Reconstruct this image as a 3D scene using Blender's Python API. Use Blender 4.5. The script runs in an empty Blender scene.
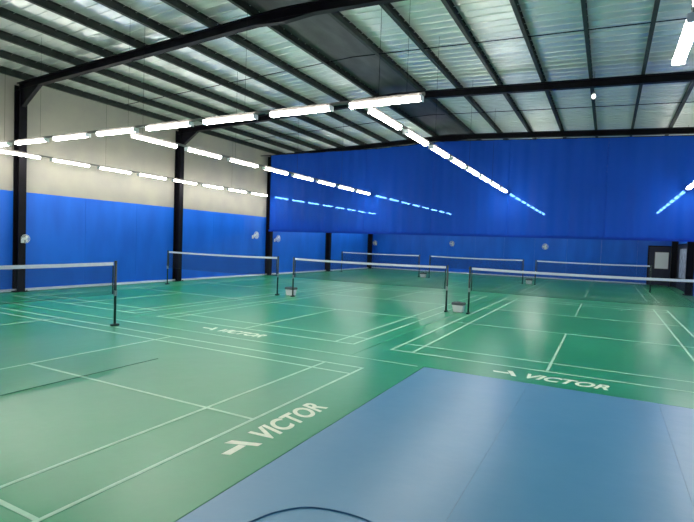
import bpy, bmesh, math, random
from mathutils import Matrix, Vector
random.seed(7)
SC = bpy.context.scene
COL = SC.collection
PI = math.pi

# ------------------------------------------------------------------ dimensions (metres)
XWL, XWR = -19.25, 4.25          # side walls (inner faces)
YB0, YF = -4.5, 41.6             # back and far walls (inner faces)
RIDGE = -7.5
BAY0, BAY = 10.348, 7.518
YCUR = 24.35                     # dividing curtain
LZ = 4.86                        # lamps
def rafz(x): return 7.80 - 0.042 * abs(x - RIDGE)     # underside of the roof beams
RD = 0.26                        # beam depth
PD = 0.23                        # purlin depth

# ------------------------------------------------------------------ materials
def mat(name, base=(.5, .5, .5), rough=.5, metal=0, spec=.5, noise=None, bump=None, emit=None):
    m = bpy.data.materials.new(name); m.use_nodes = True
    nt = m.node_tree; b = nt.nodes['Principled BSDF']
    b.inputs['Base Color'].default_value = (*base, 1)
    b.inputs['Roughness'].default_value = rough
    b.inputs['Metallic'].default_value = metal
    b.inputs['Specular IOR Level'].default_value = spec
    tc = nt.nodes.new('ShaderNodeTexCoord')
    if noise:                                   # (scale, second colour, (sx,sy,sz))
        mp = nt.nodes.new('ShaderNodeMapping'); mp.inputs['Scale'].default_value = noise[2]
        nt.links.new(tc.outputs['Object'], mp.inputs['Vector'])
        n = nt.nodes.new('ShaderNodeTexNoise'); n.inputs['Scale'].default_value = noise[0]
        n.inputs['Detail'].default_value = 5
        nt.links.new(mp.outputs[0], n.inputs['Vector'])
        r = nt.nodes.new('ShaderNodeValToRGB')
        r.color_ramp.elements[0].position = .35; r.color_ramp.elements[1].position = .65
        r.color_ramp.elements[0].color = (*base, 1); r.color_ramp.elements[1].color = (*noise[1], 1)
        nt.links.new(n.outputs['Fac'], r.inputs[0]); nt.links.new(r.outputs[0], b.inputs['Base Color'])
    if bump:                                    # (scale, strength, distance, (sx,sy,sz))
        mp = nt.nodes.new('ShaderNodeMapping'); mp.inputs['Scale'].default_value = bump[3]
        nt.links.new(tc.outputs['Object'], mp.inputs['Vector'])
        n = nt.nodes.new('ShaderNodeTexNoise'); n.inputs['Scale'].default_value = bump[0]
        n.inputs['Detail'].default_value = 3
        nt.links.new(mp.outputs[0], n.inputs['Vector'])
        bp = nt.nodes.new('ShaderNodeBump'); bp.inputs['Strength'].default_value = bump[1]
        bp.inputs['Distance'].default_value = bump[2]
        nt.links.new(n.outputs['Fac'], bp.inputs['Height']); nt.links.new(bp.outputs[0], b.inputs['Normal'])
    if emit:
        b.inputs['Emission Color'].default_value = (*emit[0], 1)
        b.inputs['Emission Strength'].default_value = emit[1]
    return m

M = {}
M['green'] = mat('green_vinyl', (.012, .275, .115), .30, spec=.45, noise=(.5, (.018, .315, .14), (1, 1, 1)), bump=(2.2, .16, .03, (1, 1, 1)))
M['bluemat'] = mat('blue_vinyl', (.070, .255, .43), .33, spec=.5, noise=(.8, (.09, .28, .455), (1, .6, 1)), bump=(3, .14, .03, (1, 1, 1)))
M['concrete'] = mat('painted_concrete', (.02, .20, .12), .5, noise=(2, (.03, .22, .13), (1, 1, 1)))
M['line'] = mat('line_paint', (.46, .76, .58), .5, noise=(6, (.36, .68, .50), (1, 1, 1)))
M['letter'] = mat('letter_paint', (.85, .93, .78), .5, noise=(9, (.7, .85, .66), (1, 1, 1)))
M['seam'] = mat('seam_tape', (.01, .13, .08), .6)
M['bluewall'] = mat('blue_wall_panel', (.007, .112, .62), .38, spec=.35, noise=(1.2, (.009, .14, .72), (1, 1, .3)), bump=(2, .1, .03, (1, 1, .2)))
M['beige'] = mat('beige_wall_panel', (.36, .34, .285), .6, noise=(1.0, (.31, .295, .265), (1, 1, 1)), bump=(2, .1, .03, (1, 1, .4)))
M['steel'] = mat('black_painted_steel', (.002, .002, .003), .5, spec=.18, noise=(5, (.004, .003, .008), (1, 1, 1)))
M['purlin'] = mat('dark_purlin_steel', (.008, .013, .011), .5, spec=.35, noise=(4, (.02, .027, .023), (1, 1, 1)))
M['white'] = mat('white_enamel', (.8, .82, .84), .35)
M['tape'] = mat('net_tape', (.70, .74, .86), .6, noise=(8, (.62, .68, .82), (1, 1, 1)))
M['post'] = mat('post_black', (.012, .03, .028), .35)
M['metal'] = mat('brushed_metal', (.5, .5, .5), .35, metal=1)
M['rail'] = mat('grey_rail', (.16, .15, .14), .5)
M['plinth'] = mat('plinth_white', (.62, .74, .84), .4)
M['dark'] = mat('dark_doorway', (.006, .008, .03), .5, noise=(3, (.012, .014, .04), (1, 1, 1)))
M['grey'] = mat('grey_plastic', (.10, .12, .13), .5)
M['board'] = mat('notice_paper', (.42, .46, .62), .6, noise=(3.5, (.14, .18, .30), (1, 1, 1)))
M['cable'] = mat('cable_rubber', (.06, .19, .33), .5)
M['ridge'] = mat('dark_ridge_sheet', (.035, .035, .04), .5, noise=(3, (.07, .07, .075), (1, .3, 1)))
M['bulb'] = mat('bulb_glow', (.9, .9, .9), .4, emit=((.95, 1, .97), 1.2))
M['lamp'] = mat('led_diffuser', (.9, .9, .9), .4, emit=((1, .95, .875), 15.0))

def foil():
    m = mat('roof_foil', (.80, .85, .80), .28, metal=.66)
    nt = m.node_tree; b = nt.nodes['Principled BSDF']
    tc = nt.nodes.new('ShaderNodeTexCoord')
    w = nt.nodes.new('ShaderNodeTexWave'); w.wave_type = 'BANDS'; w.bands_direction = 'Y'
    w.inputs['Scale'].default_value = 1.5; w.inputs['Distortion'].default_value = .15
    nt.links.new(tc.outputs['Object'], w.inputs['Vector'])
    n = nt.nodes.new('ShaderNodeTexNoise'); n.inputs['Scale'].default_value = 1.6; n.inputs['Detail'].default_value = 4
    nt.links.new(tc.outputs['Object'], n.inputs['Vector'])
    b1 = nt.nodes.new('ShaderNodeBump'); b1.inputs['Strength'].default_value = .22; b1.inputs['Distance'].default_value = .015
    b2 = nt.nodes.new('ShaderNodeBump'); b2.inputs['Strength'].default_value = .5; b2.inputs['Distance'].default_value = .09
    nt.links.new(w.outputs['Fac'], b1.inputs['Height']); nt.links.new(n.outputs['Fac'], b2.inputs['Height'])
    nt.links.new(b1.outputs[0], b2.inputs['Normal']); nt.links.new(b2.outputs[0], b.inputs['Normal'])
    return m
M['foil'] = foil()

def curtain_mat():
    m = bpy.data.materials.new('blue_curtain_mesh'); m.use_nodes = True
    nt = m.node_tree; b = nt.nodes['Principled BSDF']; out = nt.nodes['Material Output']
    b.inputs['Base Color'].default_value = (.006, .085, .66, 1); b.inputs['Roughness'].default_value = .7
    tl = nt.nodes.new('ShaderNodeBsdfTranslucent'); tl.inputs[0].default_value = (.006, .13, .85, 1)
    tr = nt.nodes.new('ShaderNodeBsdfTransparent'); tr.inputs[0].default_value = (.028, .085, .26, 1)
    m1 = nt.nodes.new('ShaderNodeMixShader'); m1.inputs[0].default_value = .45
    m2 = nt.nodes.new('ShaderNodeMixShader'); m2.inputs[0].default_value = .30
    nt.links.new(b.outputs[0], m1.inputs[1]); nt.links.new(tl.outputs[0], m1.inputs[2])
    nt.links.new(m1.outputs[0], m2.inputs[1]); nt.links.new(tr.outputs[0], m2.inputs[2])
    nt.links.new(m2.outputs[0], out.inputs['Surface'])
    return m
M['curtain'] = curtain_mat()

def net_mat():
    # knotted cord grid: opaque cords, open cells (object coordinates: x along the net, z up)
    m = bpy.data.materials.new('net_mesh_cord'); m.use_nodes = True
    nt = m.node_tree; b = nt.nodes['Principled BSDF']; out = nt.nodes['Material Output']
    b.inputs['Base Color'].default_value = (.008, .012, .03, 1); b.inputs['Roughness'].default_value = .8
    tc = nt.nodes.new('ShaderNodeTexCoord'); sp = nt.nodes.new('ShaderNodeSeparateXYZ')
    nt.links.new(tc.outputs['Object'], sp.inputs[0])
    fs = []
    for ax in ('X', 'Z'):
        a = nt.nodes.new('ShaderNodeMath'); a.operation = 'MULTIPLY'; a.inputs[1].default_value = 1 / .02
        f = nt.nodes.new('ShaderNodeMath'); f.operation = 'FRACT'
        l = nt.nodes.new('ShaderNodeMath'); l.operation = 'LESS_THAN'; l.inputs[1].default_value = .18
        nt.links.new(sp.outputs[ax], a.inputs[0]); nt.links.new(a.outputs[0], f.inputs[0]); nt.links.new(f.outputs[0], l.inputs[0])
        fs.append(l)
    mx = nt.nodes.new('ShaderNodeMath'); mx.operation = 'MAXIMUM'
    nt.links.new(fs[0].outputs[0], mx.inputs[0]); nt.links.new(fs[1].outputs[0], mx.inputs[1])
    tr = nt.nodes.new('ShaderNodeBsdfTransparent'); ms = nt.nodes.new('ShaderNodeMixShader')
    nt.links.new(mx.outputs[0], ms.inputs[0]); nt.links.new(tr.outputs[0], ms.inputs[1]); nt.links.new(b.outputs[0], ms.inputs[2])
    nt.links.new(ms.outputs[0], out.inputs['Surface'])
    return m
M['net'] = net_mat()

# ------------------------------------------------------------------ mesh helpers
def new(): return bmesh.new()
def box(bm, x0, x1, y0, y1, z0, z1, bev=0):
    t = bmesh.new(); bmesh.ops.create_cube(t, size=1)
    for v in t.verts:
        v.co = Vector(((x0 + x1) / 2 + v.co.x * (x1 - x0), (y0 + y1) / 2 + v.co.y * (y1 - y0), (z0 + z1) / 2 + v.co.z * (z1 - z0)))
    if bev: bmesh.ops.bevel(t, geom=t.edges[:], offset=bev, segments=2, affect='EDGES')
    merge(bm, t)
def merge(bm, t):
    me = bpy.data.meshes.new('tmp'); t.to_mesh(me); t.free(); bm.from_mesh(me); bpy.data.meshes.remove(me)
def cyl(bm, p, q, r, n=12, r2=None):
    p, q = Vector(p), Vector(q); d = q - p
    t = bmesh.new(); bmesh.ops.create_cone(t, cap_ends=True, segments=n, radius1=r, radius2=r if r2 is None else r2, depth=d.length)
    rot = d.to_track_quat('Z', 'Y').to_matrix().to_4x4()
    bmesh.ops.transform(t, matrix=Matrix.Translation((p + q) / 2) @ rot, verts=t.verts)
    merge(bm, t)
def tube(bm, pts, r, n=8):
    rings = []
    P = [Vector(p) for p in pts]
    for i, p in enumerate(P):
        d = (P[min(i + 1, len(P) - 1)] - P[max(i - 1, 0)]).normalized()
        a = d.cross(Vector((0, 0, 1)))
        if a.length < .01: a = d.cross(Vector((1, 0, 0)))
        a.normalize(); b = d.cross(a)
        rings.append([bm.verts.new(p + a * r * math.cos(2 * PI * k / n) + b * r * math.sin(2 * PI * k / n)) for k in range(n)])
    for u, v in zip(rings, rings[1:]):
        for k in range(n): bm.faces.new((u[k], u[(k + 1) % n], v[(k + 1) % n], v[k]))
    bm.faces.new(rings[0][::-1]); bm.faces.new(rings[-1])
def prism(bm, prof, axis, a, b):
    """prof: 2D outline; extruded from a to b along axis 'x' or 'y'"""
    def P(u, v, t): return (t, u, v) if axis == 'x' else (u, t, v)
    A = [bm.verts.new(P(u, v, a)) for u, v in prof]; B = [bm.verts.new(P(u, v, b)) for u, v in prof]
    n = len(prof)
    for i in range(n): bm.faces.new((A[i], A[(i + 1) % n], B[(i + 1) % n], B[i]))
    bm.faces.new(A[::-1]); bm.faces.new(B)
def torus(bm, c, R, r, axis='y', n=24, m=6):
    rings = []
    for i in range(n):
        a = 2 * PI * i / n; ring = []
        for k in range(m):
            b = 2 * PI * k / m; rr = R + r * math.cos(b); h = r * math.sin(b)
            if axis == 'y': co = (c[0] + rr * math.cos(a), c[1] + h, c[2] + rr * math.sin(a))
            else: co = (c[0] + rr * math.cos(a), c[1] + rr * math.sin(a), c[2] + h)
            ring.append(bm.verts.new(co))
        rings.append(ring)
    for i in range(n):
        for k in range(m):
            bm.faces.new((rings[i][k], rings[i][(k + 1) % m], rings[(i + 1) % n][(k + 1) % m], rings[(i + 1) % n][k]))
def obj(name, bm, m, parent=None, smooth=False):
    bmesh.ops.recalc_face_normals(bm, faces=bm.faces[:])
    me = bpy.data.meshes.new(name); bm.to_mesh(me); bm.free(); me.materials.append(M[m])
    if smooth:
        for p in me.polygons: p.use_smooth = True
    o = bpy.data.objects.new(name, me); COL.objects.link(o)
    if parent: o.parent = parent
    return o
def tag(o, label, cat, group=None):
    o['label'] = label; o['category'] = cat
    if group: o['group'] = group
    return o
def thing(name, label, cat, loc=(0, 0, 0), rz=0, group=None):
    o = bpy.data.objects.new(name, None); COL.objects.link(o); o.location = loc; o.rotation_euler = (0, 0, rz)
    o.empty_display_size = .2
    return tag(o, label, cat, group)
def struct(name, bm, m, parent=None):
    o = obj(name, bm, m, parent)
    if not parent: o['kind'] = 'structure'
    return o
def dup(root, loc, label, rz=None, group=None):
    r = root.copy(); COL.objects.link(r); r.location = loc; r.scale = (1, 1, 1); r['label'] = label
    if rz is not None: r.rotation_euler = (0, 0, rz)
    if group: r['group'] = group
    for ch in list(root.children):
        c = ch.copy(); COL.objects.link(c); c.parent = r
        for g in list(ch.children):
            d = g.copy(); COL.objects.link(d); d.parent = c
    return r
ORD = ['first', 'second', 'third', 'fourth', 'fifth', 'sixth', 'seventh', 'eighth', 'ninth', 'tenth', 'eleventh', 'twelfth',
       'thirteenth', 'fourteenth', 'fifteenth', 'sixteenth', 'seventeenth']

# ------------------------------------------------------------------ the shell
b = new(); box(b, XWL - .3, XWR + .3, YB0 - .3, YF + .3, -.2, 0); struct('floor', b, 'concrete')
HB = 3.67
def wall_x(name, xi, xo, split=True):
    b = new(); box(b, min(xi, xo), max(xi, xo), YB0 - .3, YF + .3, HB, 8.0); w = struct(name, b, 'beige')
    b = new(); inn = .03 if xo < xi else -.03
    y = YB0
    while y < YF - .01:
        y2 = min(y + BAY / 3, YF)
        box(b, min(xi + inn, xo), max(xi + inn, xo), y + .003, y2 - .003, 0, HB)
        y = y2
    obj('blue_panel', b, 'bluewall', w)
    return w
def wall_y(name, yi, yo):
    lo, hi = min(yi, yo), max(yi, yo)
    b = new(); box(b, XWL, XWR, lo, hi, HB, 8.2); w = struct(name, b, 'beige')
    b = new(); inn = .03 if yo < yi else -.03
    x = XWL
    while x < XWR - .01:
        x2 = min(x + 2.35, XWR); box(b, x + .003, x2 - .003, min(yi + inn, yo), max(yi + inn, yo), 0, HB); x = x2
    obj('blue_panel', b, 'bluewall', w)
wall_x('wall_left', XWL, XWL - .25)
wall_x('wall_right', XWR, XWR + .25)
wall_y('wall_far', YF, YF + .25)
wall_y('wall_back', YB0, YB0 - .25)
b = new(); box(b, XWL + .03, XWL + .11, YB0, YF, 0, .09); struct('baseboard_left', b, 'plinth')
b = new(); box(b, XWL + .11, 2.55, YF - .11, YF - .03, 0, .09); struct('baseboard_far', b, 'plinth')

# roof sheet in two slopes with pressed ribs on its underside
ZS = RD + PD
b = new()
for x0, x1 in ((XWL - .3, RIDGE), (RIDGE, XWR + .3)):
    z0, z1 = rafz(x0) + ZS + .01, rafz(x1) + ZS + .01
    prism(b, [(x0, z0), (x1, z1), (x1, z1 + .06), (x0, z0 + .06)], 'y', YB0 - .3, YF + .3)
ceil = struct('ceiling', b, 'foil')
b = new()
y = YB0
while y < YF:
    for x0, x1 in ((XWL, RIDGE), (RIDGE, XWR)):
        z0, z1 = rafz(x0) + ZS + .01, rafz(x1) + ZS + .01
        for k in (0,):
            prism(b, [(x0, z0 - .022), (x1, z1 - .022), (x1, z1), (x0, z0)], 'y', y, y + .035)
    y += .376
obj('rib', b, 'foil', ceil)

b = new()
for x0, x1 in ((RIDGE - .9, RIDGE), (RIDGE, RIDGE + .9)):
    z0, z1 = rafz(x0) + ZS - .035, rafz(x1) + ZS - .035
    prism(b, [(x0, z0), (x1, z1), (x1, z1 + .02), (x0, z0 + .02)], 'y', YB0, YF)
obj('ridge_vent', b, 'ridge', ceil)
# steel frames
def column(y, side, label):
    x = XWL + .03 if side < 0 else XWR - .03
    t = thing('steel_column', label, 'column', (x, y, 0), 0 if side < 0 else PI, 'black steel columns along the walls')
    zt = rafz(XWL + .3) + RD * .6
    b = new(); box(b, .0, .035, -.13, .13, 0, zt); box(b, .325, .36, -.13, .13, 0, zt); box(b, .035, .325, -.012, .012, 0, zt)
    obj('column_shaft', b, 'steel', t)
    b = new(); box(b, -.0, .46, -.2, .2, 0, .03)
    for yy in (-.16, .16): cyl(b, (.41, yy, .03), (.41, yy, .07), .02, 6)
    obj('base_plate', b, 'steel', t)
    b = new()
    prism(b, [(.34, zt - .75), (.36, zt - .78), (1.45, rafz(XWL + 1.45) + .04), (.34, rafz(XWL + .36) + .08)], 'y', -.07, .07)
    obj('haunch', b, 'steel', t)
    return t
cn = ['nearest', 'second nearest', 'third nearest, just behind the blue curtain', 'fourth nearest, beyond the curtain', 'farthest, near the far left corner']
for i in range(5):
    column(BAY0 + i * BAY, -1, 'black steel column on the left wall, ' + cn[i])
for i in (3, 4):
    column(BAY0 + i * BAY, 1, 'black steel column on the right wall, ' + ('nearer of the two past the curtain' if i == 3 else 'farther one by the far right corner'))
def rafter(y, label):
    t = thing('roof_beam', label, 'beam', (0, y, 0), 0, 'black roof beams across the hall')
    b = new()
    for (x0, x1) in ((XWL + .1, RIDGE), (RIDGE, XWR - .1)):
        z0, z1 = rafz(x0), rafz(x1)
        prism(b, [(x0, z0), (x1, z1), (x1, z1 + .03), (x0, z0 + .03)], 'y', -.09, .09)
        prism(b, [(x0, z0 + RD - .03), (x1, z1 + RD - .03), (x1, z1 + RD), (x0, z0 + RD)], 'y', -.09, .09)
        prism(b, [(x0, z0 + .03), (x1, z1 + .03), (x1, z1 + RD - .03), (x0, z0 + RD - .03)], 'y', -.014, .014)
    obj('beam_web', b, 'steel', t)
    b = new()
    prism(b, [(RIDGE - .9, rafz(RIDGE - .9)), (RIDGE, rafz(RIDGE) - .10), (RIDGE + .9, rafz(RIDGE + .9)), (RIDGE, rafz(RIDGE) + .02)], 'y', -.08, .08)
    obj('ridge_gusset', b, 'steel', t)
rl = ['nearest black roof beam, running up from the nearest left column', 'second black roof beam, crossing behind the near lamp row',
      'third black roof beam, above the blue curtain', 'fourth black roof beam, hidden high beyond the curtain', 'farthest black roof beam beyond the curtain']
for i in range(5): rafter(BAY0 + i * BAY, rl[i])

# purlins: C-sections running the length of the hall
xs = [RIDGE + .95 + 1.45 * k for k in range(8)]
xs = sorted([RIDGE - (x - RIDGE) for x in xs] + xs)
xs = [x for x in xs if XWL < x < XWR]
for i, x in enumerate(xs):
    z = rafz(x) + RD
    b = new()
    box(b, x - .055, x + .045, YB0, YF, z, z + .012); box(b, x - .035, x + .035, YB0, YF, z + PD - .012, z + PD)
    box(b, x - .035, x - .025, YB0, YF, z + .012, z + PD - .012); box(b, x + .027, x + .035, YB0, YF, z + .012, z + .03)
    o = obj('roof_purlin', b, 'purlin')
    tag(o, 'dark steel roof purlin running the hall length, %s counting from the left wall' % ORD[i], 'purlin', 'roof purlins')
# sag rods between purlins
k = 0
for bay in range(-1, 3):
    for fr, nm in ((.5, 'middle'),):
        y = BAY0 + (bay + fr) * BAY
        if y < 0: continue
        b = new()
        tube(b, [(xs[0], y, rafz(xs[0]) + RD + .09), (RIDGE, y, rafz(RIDGE) + RD + .09), (xs[-1], y, rafz(xs[-1]) + RD + .09)], .014, 6)
        o = obj('sag_rod', b, 'steel')
        tag(o, ['thin bracing rod across the purlins, before the nearest roof beam', 'thin bracing rod across the purlins, between first and second roof beams',
                'thin bracing rod across the purlins, between second beam and curtain'][min(k, 2)], 'rod', 'bracing rods')
        k += 1

# ------------------------------------------------------------------ floor mats with court lines
CW, CL = 6.1, 13.4
LW = .045
def court_lines(bm, x0, y0, along, z=.0148):
    """court rectangle with its corner at x0,y0; along = axis of the long side"""
    def strip(u0, u1, v0, v1, ):     # u across (0..6.1), v along (0..13.4)
        if along == 'y': box(bm, x0 + u0, x0 + u1, y0 + v0, y0 + v1, z - .003, z)
        else: box(bm, x0 + v0, x0 + v1, y0 + u0, y0 + u1, z - .003, z)
    L = LW
    for u in (0, .46, CW - .46 - L, CW - L): strip(u, u + L, 0, CL)
    z += .0008
    for v in (0, .76, 6.7 - 1.98 - L, 6.7 + 1.98, CL - .76 - L, CL - L): strip(0, CW, v, v + L)
    z += .0008
    strip(CW / 2 - L / 2, CW / 2 + L / 2, 0, 6.7 - 1.98); strip(CW / 2 - L / 2, CW / 2 + L / 2, 6.7 + 1.98, CL)
def wordmark(parent, loc, rz, total=1.85):
    g = bpy.data.curves.new('word', 'FONT'); g.body = 'VICTOR'; g.size = .44; g.shear = .35; g.offset = .012; g.extrude = .0015; g.space_character = 1.02
    o = bpy.data.objects.new('word', g); COL.objects.link(o)
    bpy.context.view_layer.update()
    me = bpy.data.meshes.new_from_object(o.evaluated_get(bpy.context.evaluated_depsgraph_get()))
    bpy.data.objects.remove(o); bpy.data.curves.remove(g)
    xsn = [v.co.x for v in me.vertices]; ys = [v.co.y for v in me.vertices]
    w0, w1, h0, h1 = min(xsn), max(xsn), min(ys), max(ys)
    for v in me.vertices:
        v.co.x = .58 + (v.co.x - w0) / (w1 - w0) * (total - .58); v.co.y = (v.co.y - h0) / (h1 - h0) * .34 - .17
    me.materials.append(M['letter'])
    wd = bpy.data.objects.new('lettering', me); COL.objects.link(wd); wd.parent = parent
    wd.location = loc; wd.rotation_euler = (0, 0, rz)
    bm = new()
    for pts in ([(0, .03), (.27, .03), (.29, -.05), (.03, -.06)], [(.22, .19), (.32, .17), (.43, -.16), (.35, -.16)]):
        t = bmesh.new(); f = [t.verts.new((x, y, 0)) for x, y in pts]; u = [t.verts.new((x, y, .002)) for x, y in pts]
        t.faces.new(f[::-1]); t.faces.new(u)
        for i in range(4): t.faces.new((f[i], f[(i + 1) % 4], u[(i + 1) % 4], u[i]))
        merge(bm, t)
    mk = obj('emblem', bm, 'letter', parent); mk.location = loc; mk.rotation_euler = (0, 0, rz)
def court_mat(x0, x1, y0, y1, cx, cy, along, label, word=None):
    b = new(); box(b, x0, x1, y0, y1, 0, .012, .002)
    m = obj('court_mat', b, 'green'); tag(m, label, 'court mat', 'green badminton court mats')
    b = new(); court_lines(b, cx, cy, along); obj('court_lines', b, 'line', m)
    if word: wordmark(m, word[0], word[1])
    return m
XA, YA, XD, YB = -3.694, 4.746, -3.92, 9.496
G = .8474
XC = XD - G - CW; XP = XC - G - CW
E_ = .004
mA = court_mat(XWL + .52, -2.84 - E_, .3, 8.506 - E_, XA - CL, YA - CW / 2, 'x',
               'green court mat nearest the camera at left, beside the blue mat', ((-3.34, 3.80, .0125), PI / 2))
b = new(); box(b, -7.045, -7.02, .6, 6.2, .012, .0165); obj('mat_seam', b, 'seam', mA)
b = new(); box(b, XWL + .6, -2.95, 8.46, 8.49, .012, .0165); obj('edge_tape', b, 'line', mA)
court_mat(-4.35 + E_, 3.6, 8.506 + E_, 23.9, XD, YB, 'y', 'green court mat straight ahead at right, just past the blue mat', ((-1.72, 8.99, .0125), 0))
court_mat(-11.3 + E_, -4.35 - E_, 8.506 + E_, 23.9, XC, YB, 'y', 'green court mat in the middle of the second row', ((-8.68, 9.02, .0125), 0))
court_mat(XWL + .52, -11.3 - E_, 8.506 + E_, 23.9, XP, YB, 'y', 'green court mat beside the left wall in the second row')
YB2 = 26.3
court_mat(-4.35 + E_, 3.6, 23.9 + E_ * 2, 41.3, XD, YB2, 'y', 'green court mat beyond the curtain, at right')
court_mat(-11.3 + E_, -4.35 - E_, 23.9 + E_ * 2, 41.3, XC, YB2, 'y', 'green court mat beyond the curtain, in the middle')
court_mat(XWL + .52, -11.3 - E_, 23.9 + E_ * 2, 41.3, XP, YB2, 'y', 'green court mat beyond the curtain, by the left wall')
b = new()
x = -2.84 + E_
while x < XWR - .1:
    x2 = min(x + 1.8, XWR - .04); box(b, x, x2 - .0012, YB0 + .05, 8.506 - E_, 0, .012, .002); x = x2
tag(obj('floor_mat', b, 'bluemat'), 'smooth blue vinyl floor mat filling the lower right foreground', 'floor mat')
b = new()
ctrl = [(-2.55, 2.55), (-2.36, 2.95), (-2.26, 3.2), (-2.06, 3.41), (-1.73, 3.49), (-1.45, 3.44), (-1.25, 3.20), (-1.05, 2.75)]
pts = []
cp = [Vector((x, y, 0.0185)) for x, y in ctrl]
cp = [cp[0]] + cp + [cp[-1]]
for i in range(1, len(cp) - 2):
    for k in range(8):
        u = k / 8; a_, b_, c_, d_ = cp[i - 1], cp[i], cp[i + 1], cp[i + 2]
        pts.append(.5 * ((2 * b_) + (c_ - a_) * u + (2 * a_ - 5 * b_ + 4 * c_ - d_) * u * u + (3 * b_ - a_ - 3 * c_ + d_) * u ** 3))
pts.append(cp[-1])
tube(b, pts, .0065, 8)
tag(obj('power_cable', b, 'cable'), 'thin dark cable curving across the blue mat at the bottom edge', 'cable')

# ------------------------------------------------------------------ nets and posts
PX = {}
def net_post(loc, label):
    if 'p' not in PX:
        t = thing('net_post', label, 'post', loc, 0, 'black badminton net posts')
        b = new(); cyl(b, (0, 0, .05), (0, 0, 1.53), .030, 14); obj('pole', b, 'post', t, True)
        b = new(); box(b, -.05, .05, -.10, .10, 0, .05, .012); obj('base', b, 'post', t)
        b = new(); cyl(b, (0, 0, 1.53), (0, 0, 1.565), .034, 14); cyl(b, (-.035, 0, 1.50), (.035, 0, 1.50), .014, 10); obj('cap', b, 'post', t)
        b = new(); box(b, -.03, .03, -.04, .04, .72, .86, .008); obj('winch', b, 'metal', t)
        PX['p'] = t; return t
    return dup(PX['p'], loc, label)
def net(x, y, rz, label, glabel):
    """net centred at x,y; local x along the net"""
    if 'n' not in PX:
        W = CW / 2 - .018; H = []
        t = thing('badminton_net', label, 'net', (x, y, 0), rz, 'badminton nets')
        N = 24
        def sag(u): return 1.524 + .026 * (u / W) ** 2
        b = new()
        top = [b.verts.new((-W + 2 * W * i / N, 0, sag(-W + 2 * W * i / N) - .07)) for i in range(N + 1)]
        bot = [b.verts.new((-W + 2 * W * i / N, 0, sag(-W + 2 * W * i / N) - .76)) for i in range(N + 1)]
        for i in range(N): b.faces.new((bot[i], bot[i + 1], top[i + 1], top[i]))
        obj('net_mesh', b, 'net', t)
        b = new()
        for i in range(N):
            u0, u1 = -W + 2 * W * i / N, -W + 2 * W * (i + 1) / N
            prism(b, [(u0, sag(u0) - .075), (u1, sag(u1) - .075), (u1, sag(u1)), (u0, sag(u0))], 'y', -.008, .008)
        obj('top_tape', b, 'tape', t)
        for s in (-W, W):
            b = new(); box(b, s - .018, s + .018, -.005, .005, .79, 1.47); obj('side_tape', b, 'post', t)
        b = new(); tube(b, [(-W, 0, .79), (0, 0, .765), (W, 0, .79)], .004, 6); obj('bottom_cord', b, 'post', t)
        PX['n'] = t; return t
    return dup(PX['n'], (x, y, 0), label, rz)
YN, YN2 = YB + 6.7, YB2 + 6.7
net(XA - 6.7, YA, PI / 2, 'badminton net across the nearest court, running off the left edge', 0)
net_post((XA - 6.7, YA + 3.1, .0167), 'black net post nearest the camera, standing alone at left')
net_post((XA - 6.7, YA - 3.1, .0167), 'black net post outside the left edge of the view')
rows = [(YN, 'second row', 'before the curtain'), (YN2, 'far row', 'beyond the curtain')]
for yy, rn, wh in rows:
    for x0, cn_ in ((XP, 'left-wall'), (XC, 'middle'), (XD, 'right-hand')):
        net(x0 + CW / 2, yy, 0, 'badminton net of the %s court in the row %s' % (cn_, wh), 0)
        for s, sn in ((-.05, 'left'), (CW + .05, 'right')):
            net_post((x0 + s, yy, .0167), 'black net post at the %s end of the %s court\'s net, %s' % (sn, cn_, wh))

# white bins with a dark lid between neighbouring posts
def bin_(loc, label):
    if 'b' not in PX:
        t = thing('shuttle_bin', label, 'bin', loc, 0, 'white bins between the net posts')
        b = new(); w, w2, h = .15, .19, .24
        vs = [b.verts.new((sx * ww, sy * ww * .8, z)) for ww, z in ((w, 0), (w2, h)) for sx, sy in ((-1, -1), (1, -1), (1, 1), (-1, 1))]
        for i in range(4): b.faces.new((vs[i], vs[(i + 1) % 4], vs[4 + (i + 1) % 4], vs[4 + i]))
        b.faces.new(vs[3::-1]); b.faces.new(vs[4:])
        bmesh.ops.bevel(b, geom=b.edges[:], offset=.015, segments=2, affect='EDGES')
        obj('bin_body', b, 'white', t)
        b = new(); box(b, -.21, .21, -.17, .17, .24, .33, .02); box(b, -.06, .06, -.015, .015, .33, .355, .006)
        obj('lid', b, 'grey', t)
        PX['b'] = t; return t
    return dup(PX['b'], loc, label)
bin_((XD - G / 2 - .02, YN + .25, .0175), 'small white bin with dark lid between the middle and right court posts')
bin_((XC - G / 2 + .05, YN + .35, .0175), 'small white bin with dark lid between the left and middle court posts')
bin_((XD - G / 2 - .02, YN2 + .3, .0175), 'small white bin with dark lid among the far posts beyond the curtain, right one')
bin_((XC - G / 2 - .02, YN2 - .1, .0175), 'small white bin with dark lid among the far posts beyond the curtain, left one')

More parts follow.
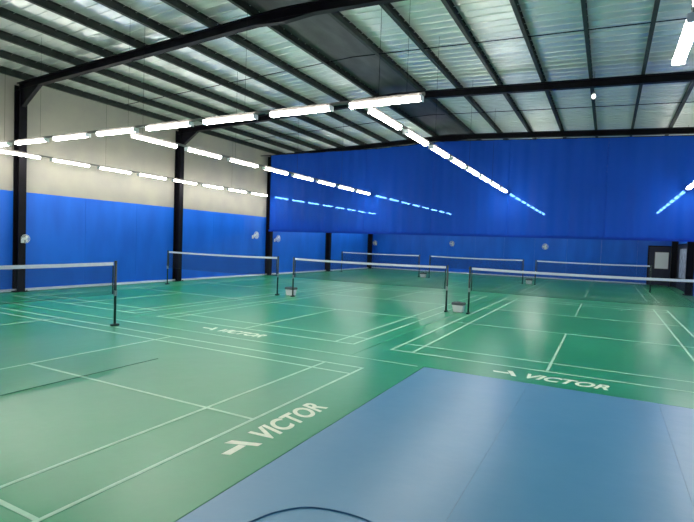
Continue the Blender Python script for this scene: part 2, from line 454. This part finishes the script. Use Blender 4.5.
# ------------------------------------------------------------------ lamps
def lamp(loc, rz, label, group):
    if 'l' not in PX:
        t = thing('batten_lamp', label, 'lamp', loc, rz, group)
        L = .73
        b = new(); prism(b, [(-.03, .07), (.03, .07), (.045, .045), (-.045, .045)], 'x', -L, L)
        obj('housing', b, 'white', t)
        b = new(); n = 10
        prof = [(.075 * math.cos(PI * 1.24 * k / n + PI - .12 * PI), .022 + .055 * math.sin(PI * 1.24 * k / n + PI - .12 * PI)) for k in range(n + 1)]
        prism(b, prof, 'x', -L + .02, L - .02); obj('diffuser', b, 'lamp', t)
        for s in (-1, 1):
            b = new(); box(b, s * L - .012, s * L + .012, -.078, .078, -.035, .068); obj('end_cap', b, 'white', t)
        PX['l'] = t; return t
    r = dup(PX['l'], loc, label, rz, group)
    return r
def row_along_y(x, y0, n, desc, group, x_off=0, pitch=1.9):
    for k in range(n):
        lamp((x, y0 + .73 + k * pitch, LZ), PI / 2, 'long white lamp, %s in %s' % (ORD[k] if k < n - 1 else 'last', desc), group)
    t = thing('lamp_rail', 'thin grey rail carrying ' + desc, 'rail', (x, y0, LZ + .07), 0, 'rails above the lamps')
    ln = (n - 1) * pitch + 1.46
    b = new(); box(b, -.03, .03, -.05, ln + .05, 0, .05); obj('rail_channel', b, 'rail', t)
    y = .3
    while y < ln:
        b = new(); zc = rafz(x) + RD - (LZ + .07); cyl(b, (0, y, .05), (0, y, zc), .004, 5); y += 3.8
        obj('hanger_wire', b, 'steel', t)
for x, nm in ((-18.2, 'the left-wall row'), (-11.42, 'the second row from the left wall'), (-4.35, 'the third row from the left wall')):
    row_along_y(x, 9.08, 8, nm + ', near half', 'lamps of ' + nm)
    row_along_y(x, 24.6, 8, nm + ', beyond curtain', 'lamps of ' + nm + ' beyond the curtain')
row_along_y(2.72, 9.08, 8, 'the right-wall row, near half', 'lamps of the right-wall row')
row_along_y(2.72, 24.6, 7, 'the right-wall row, beyond curtain', 'lamps of the right-wall row beyond the curtain')
row_along_y(.74, 3.03, 3, 'the short row over the blue mat', 'lamps over the blue mat', pitch=1.87)
def row_along_x(y, x1, n, desc, group):
    for k in range(n):
        lamp((x1 - .73 - k * 1.9, y, LZ), 0, 'long white lamp, %s in %s' % (ORD[k], desc), group)
    t = thing('lamp_rail', 'thin grey rail carrying ' + desc.split(', counting')[0], 'rail', (x1, y, LZ + .07), 0, 'rails above the lamps')
    ln = (n - 1) * 1.9 + 1.46
    b = new(); box(b, -ln - .05, .05, -.03, .03, 0, .05); obj('rail_channel', b, 'rail', t)
    for k in range(0, n, 2):
        xx = -.3 - 1.9 * k
        z = rafz(x1 + xx) + RD + .1 - (LZ + .07)
        b = new(); cyl(b, (xx, 0, .05), (xx, 0, z), .003, 5); obj('hanger_wire', b, 'steel', t)
row_along_x(8.6, -3.12, 8, 'the near crosswise row, counting leftward', 'lamps of the near crosswise row')
row_along_x(.95, -3.12, 8, 'the hidden crosswise row, counting leftward', 'lamps of the hidden crosswise row')  # unseen lamp row outside the view, added for its illumination

# ------------------------------------------------------------------ dividing curtain (hangs from the roof, hem 2.85 m up)
ct = thing('divider_curtain', 'sheer blue divider curtain hanging from the roof across the hall', 'curtain', (0, YCUR, 0))
edges = [XWL + .93, -14.9, -11.9, -8.1, -4.3, -.2, 3.45]
HEM = 2.86
def ctop(x): return rafz(x) + .05 - .35 * min(1, (x - XWL) / 8)
for i in range(len(edges) - 1):
    x0, x1 = edges[i] - .0, edges[i + 1] + .0
    b = new(); nx = 60; nz = 10; grid = []
    ph = random.random() * 6
    for a in range(nx + 1):
        x = x0 + (x1 - x0) * a / nx; colv = []
        fold = .05 * math.sin(x * 4.2 + ph + .5 * math.sin(x * 1.7)) + .03 * math.sin(x * 10.7 + ph * 2) + (.03 if a in (0, nx) else 0)
        for c in range(nz + 1):
            z = HEM + (ctop(x) - HEM) * c / nz
            colv.append(b.verts.new((x, fold * (1 - .4 * c / nz), z)))
        grid.append(colv)
    for a in range(nx):
        for c in range(nz): b.faces.new((grid[a][c], grid[a + 1][c], grid[a + 1][c + 1], grid[a][c + 1]))
    p = obj('curtain_panel', b, 'curtain', ct, True)
b = new(); box(b, XWL + .93, 3.45, -.035, .035, HEM - .10, HEM + .02, .01); obj('hem_band', b, 'curtain', ct)
b = new(); tube(b, [(x, 0, ctop(x) + .01) for x in (XWL + .15, XWL + 4, XWL + 8, RIDGE, 3.45)], .02, 8); obj('curtain_track', b, 'steel', ct)

# ------------------------------------------------------------------ wall fans
def fan(loc, rz, label):
    if 'f' not in PX:
        t = thing('wall_fan', label, 'fan', loc, rz, 'small white wall fans')     # local +y points away from the wall
        b = new(); box(b, -.07, .07, .0, .03, -.22, -.02, .008); tube(b, [(0, .03, -.12), (0, .13, -.12), (0, .16, 0)], .018, 8); obj('bracket', b, 'white', t)
        b = new(); cyl(b, (0, .12, 0), (0, .24, 0), .06, 14); obj('motor', b, 'white', t)
        b = new(); torus(b, (0, .30, 0), .22, .008); torus(b, (0, .34, 0), .15, .005); torus(b, (0, .25, 0), .15, .005)
        for k in range(16):
            a = 2 * PI * k / 16; c, s = math.cos(a), math.sin(a)
            tube(b, [(.03 * c, .37, .03 * s), (.15 * c, .345, .15 * s), (.22 * c, .30, .22 * s), (.15 * c, .25, .15 * s), (.05 * c, .23, .05 * s)], .005, 4)
        cyl(b, (0, .365, 0), (0, .375, 0), .045, 12); obj('guard', b, 'white', t)
        b = new()
        for k in range(3):
            a = 2 * PI * k / 3
            P = [(.03, -.03), (.18, -.06), (.19, .05), (.03, .03)]
            v1 = [b.verts.new((x * math.cos(a) - y * math.sin(a), .29 + y * .4, x * math.sin(a) + y * math.cos(a))) for x, y in P]
            v2 = [b.verts.new((v.co.x, v.co.y + .006, v.co.z)) for v in v1]
            b.faces.new(v1); b.faces.new(v2[::-1])
            for i in range(4): b.faces.new((v1[i], v1[(i + 1) % 4], v2[(i + 1) % 4], v2[i]))
        obj('fan_blades', b, 'white', t)
        PX['f'] = t; return t
    return dup(PX['f'], loc, label, rz)
xf = XWL + .03
fc = fan((XWL + .395, 10.35, 1.95), -PI / 2, 'small white fan mounted on the nearest black column')
fc.scale = (.7, .7, .7)
fan((xf, 23.95, 2.5), -PI / 2, 'small white wall fan on the left wall just before the curtain')
fan((xf, 26.2, 2.35), -PI / 2, 'small white wall fan on the left wall just past the curtain')
yf = YF - .03
fan((-18.95, yf, 2.35), PI, 'small white wall fan on the far wall, leftmost')
fan((-11.75, yf, 2.5), PI, 'small white wall fan on the far wall, second from left')
fan((-4.35, yf, 2.5), PI, 'small white wall fan on the far wall, third from left')

# ------------------------------------------------------------------ doorway and boards at the far right corner
b = new(); box(b, 2.62, 3.95, YF - .12, YF - .035, 0, 2.75, .01); d = struct('door_1', b, 'dark')
b = new(); box(b, 2.55, 2.62, YF - .15, YF - .035, 0, 2.82); box(b, 3.95, 4.02, YF - .15, YF - .035, 0, 2.82); box(b, 2.62, 3.95, YF - .15, YF - .035, 2.75, 2.82)
obj('door_frame', b, 'steel', d)
b = new(); box(b, 2.72, 2.75, YF - .19, YF - .12, 1.0, 1.2); obj('door_handle', b, 'metal', d)
t = thing('notice_board', 'pale board hanging on the dark doorway in the far right corner', 'board', (3.4, YF - .17, 1.75))
b = new(); box(b, -.40, .40, -.02, .02, -.55, .60, .008); obj('sheet', b, 'white', t)
b = new(); box(b, -.43, .43, .02, .04, -.58, .63, .005); obj('backing', b, 'rail', t)
xr = XWR - .03
b = new(); box(b, xr - .06, xr, 33.6, 39.7, 0, 2.85, .01); d2 = struct('door_2', b, 'dark')
b = new(); box(b, xr - .09, xr, 33.5, 33.6, 0, 2.92); box(b, xr - .09, xr, 39.7, 39.8, 0, 2.92); box(b, xr - .09, xr, 33.6, 39.7, 2.85, 2.92)
obj('door_frame', b, 'steel', d2)
t = thing('poster_board', 'mottled grey poster panel on the dark right-hand sliding door', 'poster', (xr - .085, 36.4, 1.65))
b = new(); box(b, -.015, .015, -1.9, 1.9, -.9, .95, .006); obj('poster_sheet', b, 'board', t)
b = new(); box(b, .012, .024, -1.95, 1.95, -.95, 1.0, .004); obj('poster_frame', b, 'steel', t)

# small hanging bulb and white reflector under the roof
t = thing('pendant_bulb', 'small bright white pendant bulb just under the second roof beam', 'bulb', (-.62, 17.1, 7.0))
b = new(); cyl(b, (0, 0, .12), (0, 0, rafz(-.62) + RD - 7.0), .006, 6); obj('cord', b, 'steel', t)
b = new(); cyl(b, (0, 0, .06), (0, 0, .14), .03, 12); obj('socket', b, 'grey', t)
b = new(); bmesh.ops.create_uvsphere(b, u_segments=16, v_segments=10, radius=.06)
for v in b.verts: v.co.z *= 1.3
obj('bulb_glass', b, 'bulb', t, True)

# ------------------------------------------------------------------ world, camera, view
w = bpy.data.worlds.new('World'); SC.world = w; w.use_nodes = True
w.node_tree.nodes['Background'].inputs[0].default_value = (.6, .7, .8, 1)
w.node_tree.nodes['Background'].inputs[1].default_value = .3
cd = bpy.data.cameras.new('camera'); cam = bpy.data.objects.new('camera', cd); COL.objects.link(cam)
R = Vector((0.8832361584301732, 0.46757787748619867, 0.03556426474723662))
U = Vector((-0.04805479509969758, 0.014809211766058351, 0.9987349117332357))
F = Vector((-0.4664596714716463, 0.883827820184661, -0.03554939040538307))
cam.matrix_world = Matrix(((R.x, U.x, -F.x, 0), (R.y, U.y, -F.y, 0), (R.z, U.z, -F.z, 2.1937), (0, 0, 0, 1)))
cd.sensor_fit = 'HORIZONTAL'; cd.sensor_width = 36; cd.lens = 493.09 * 36 / 694
cd.clip_start = .05; cd.clip_end = 200
SC.camera = cam
SC.view_settings.view_transform = 'Standard'; SC.view_settings.look = 'None'
SC.view_settings.gamma = 1; SC.view_settings.use_curve_mapping = False
SC.view_settings.exposure = 1.7
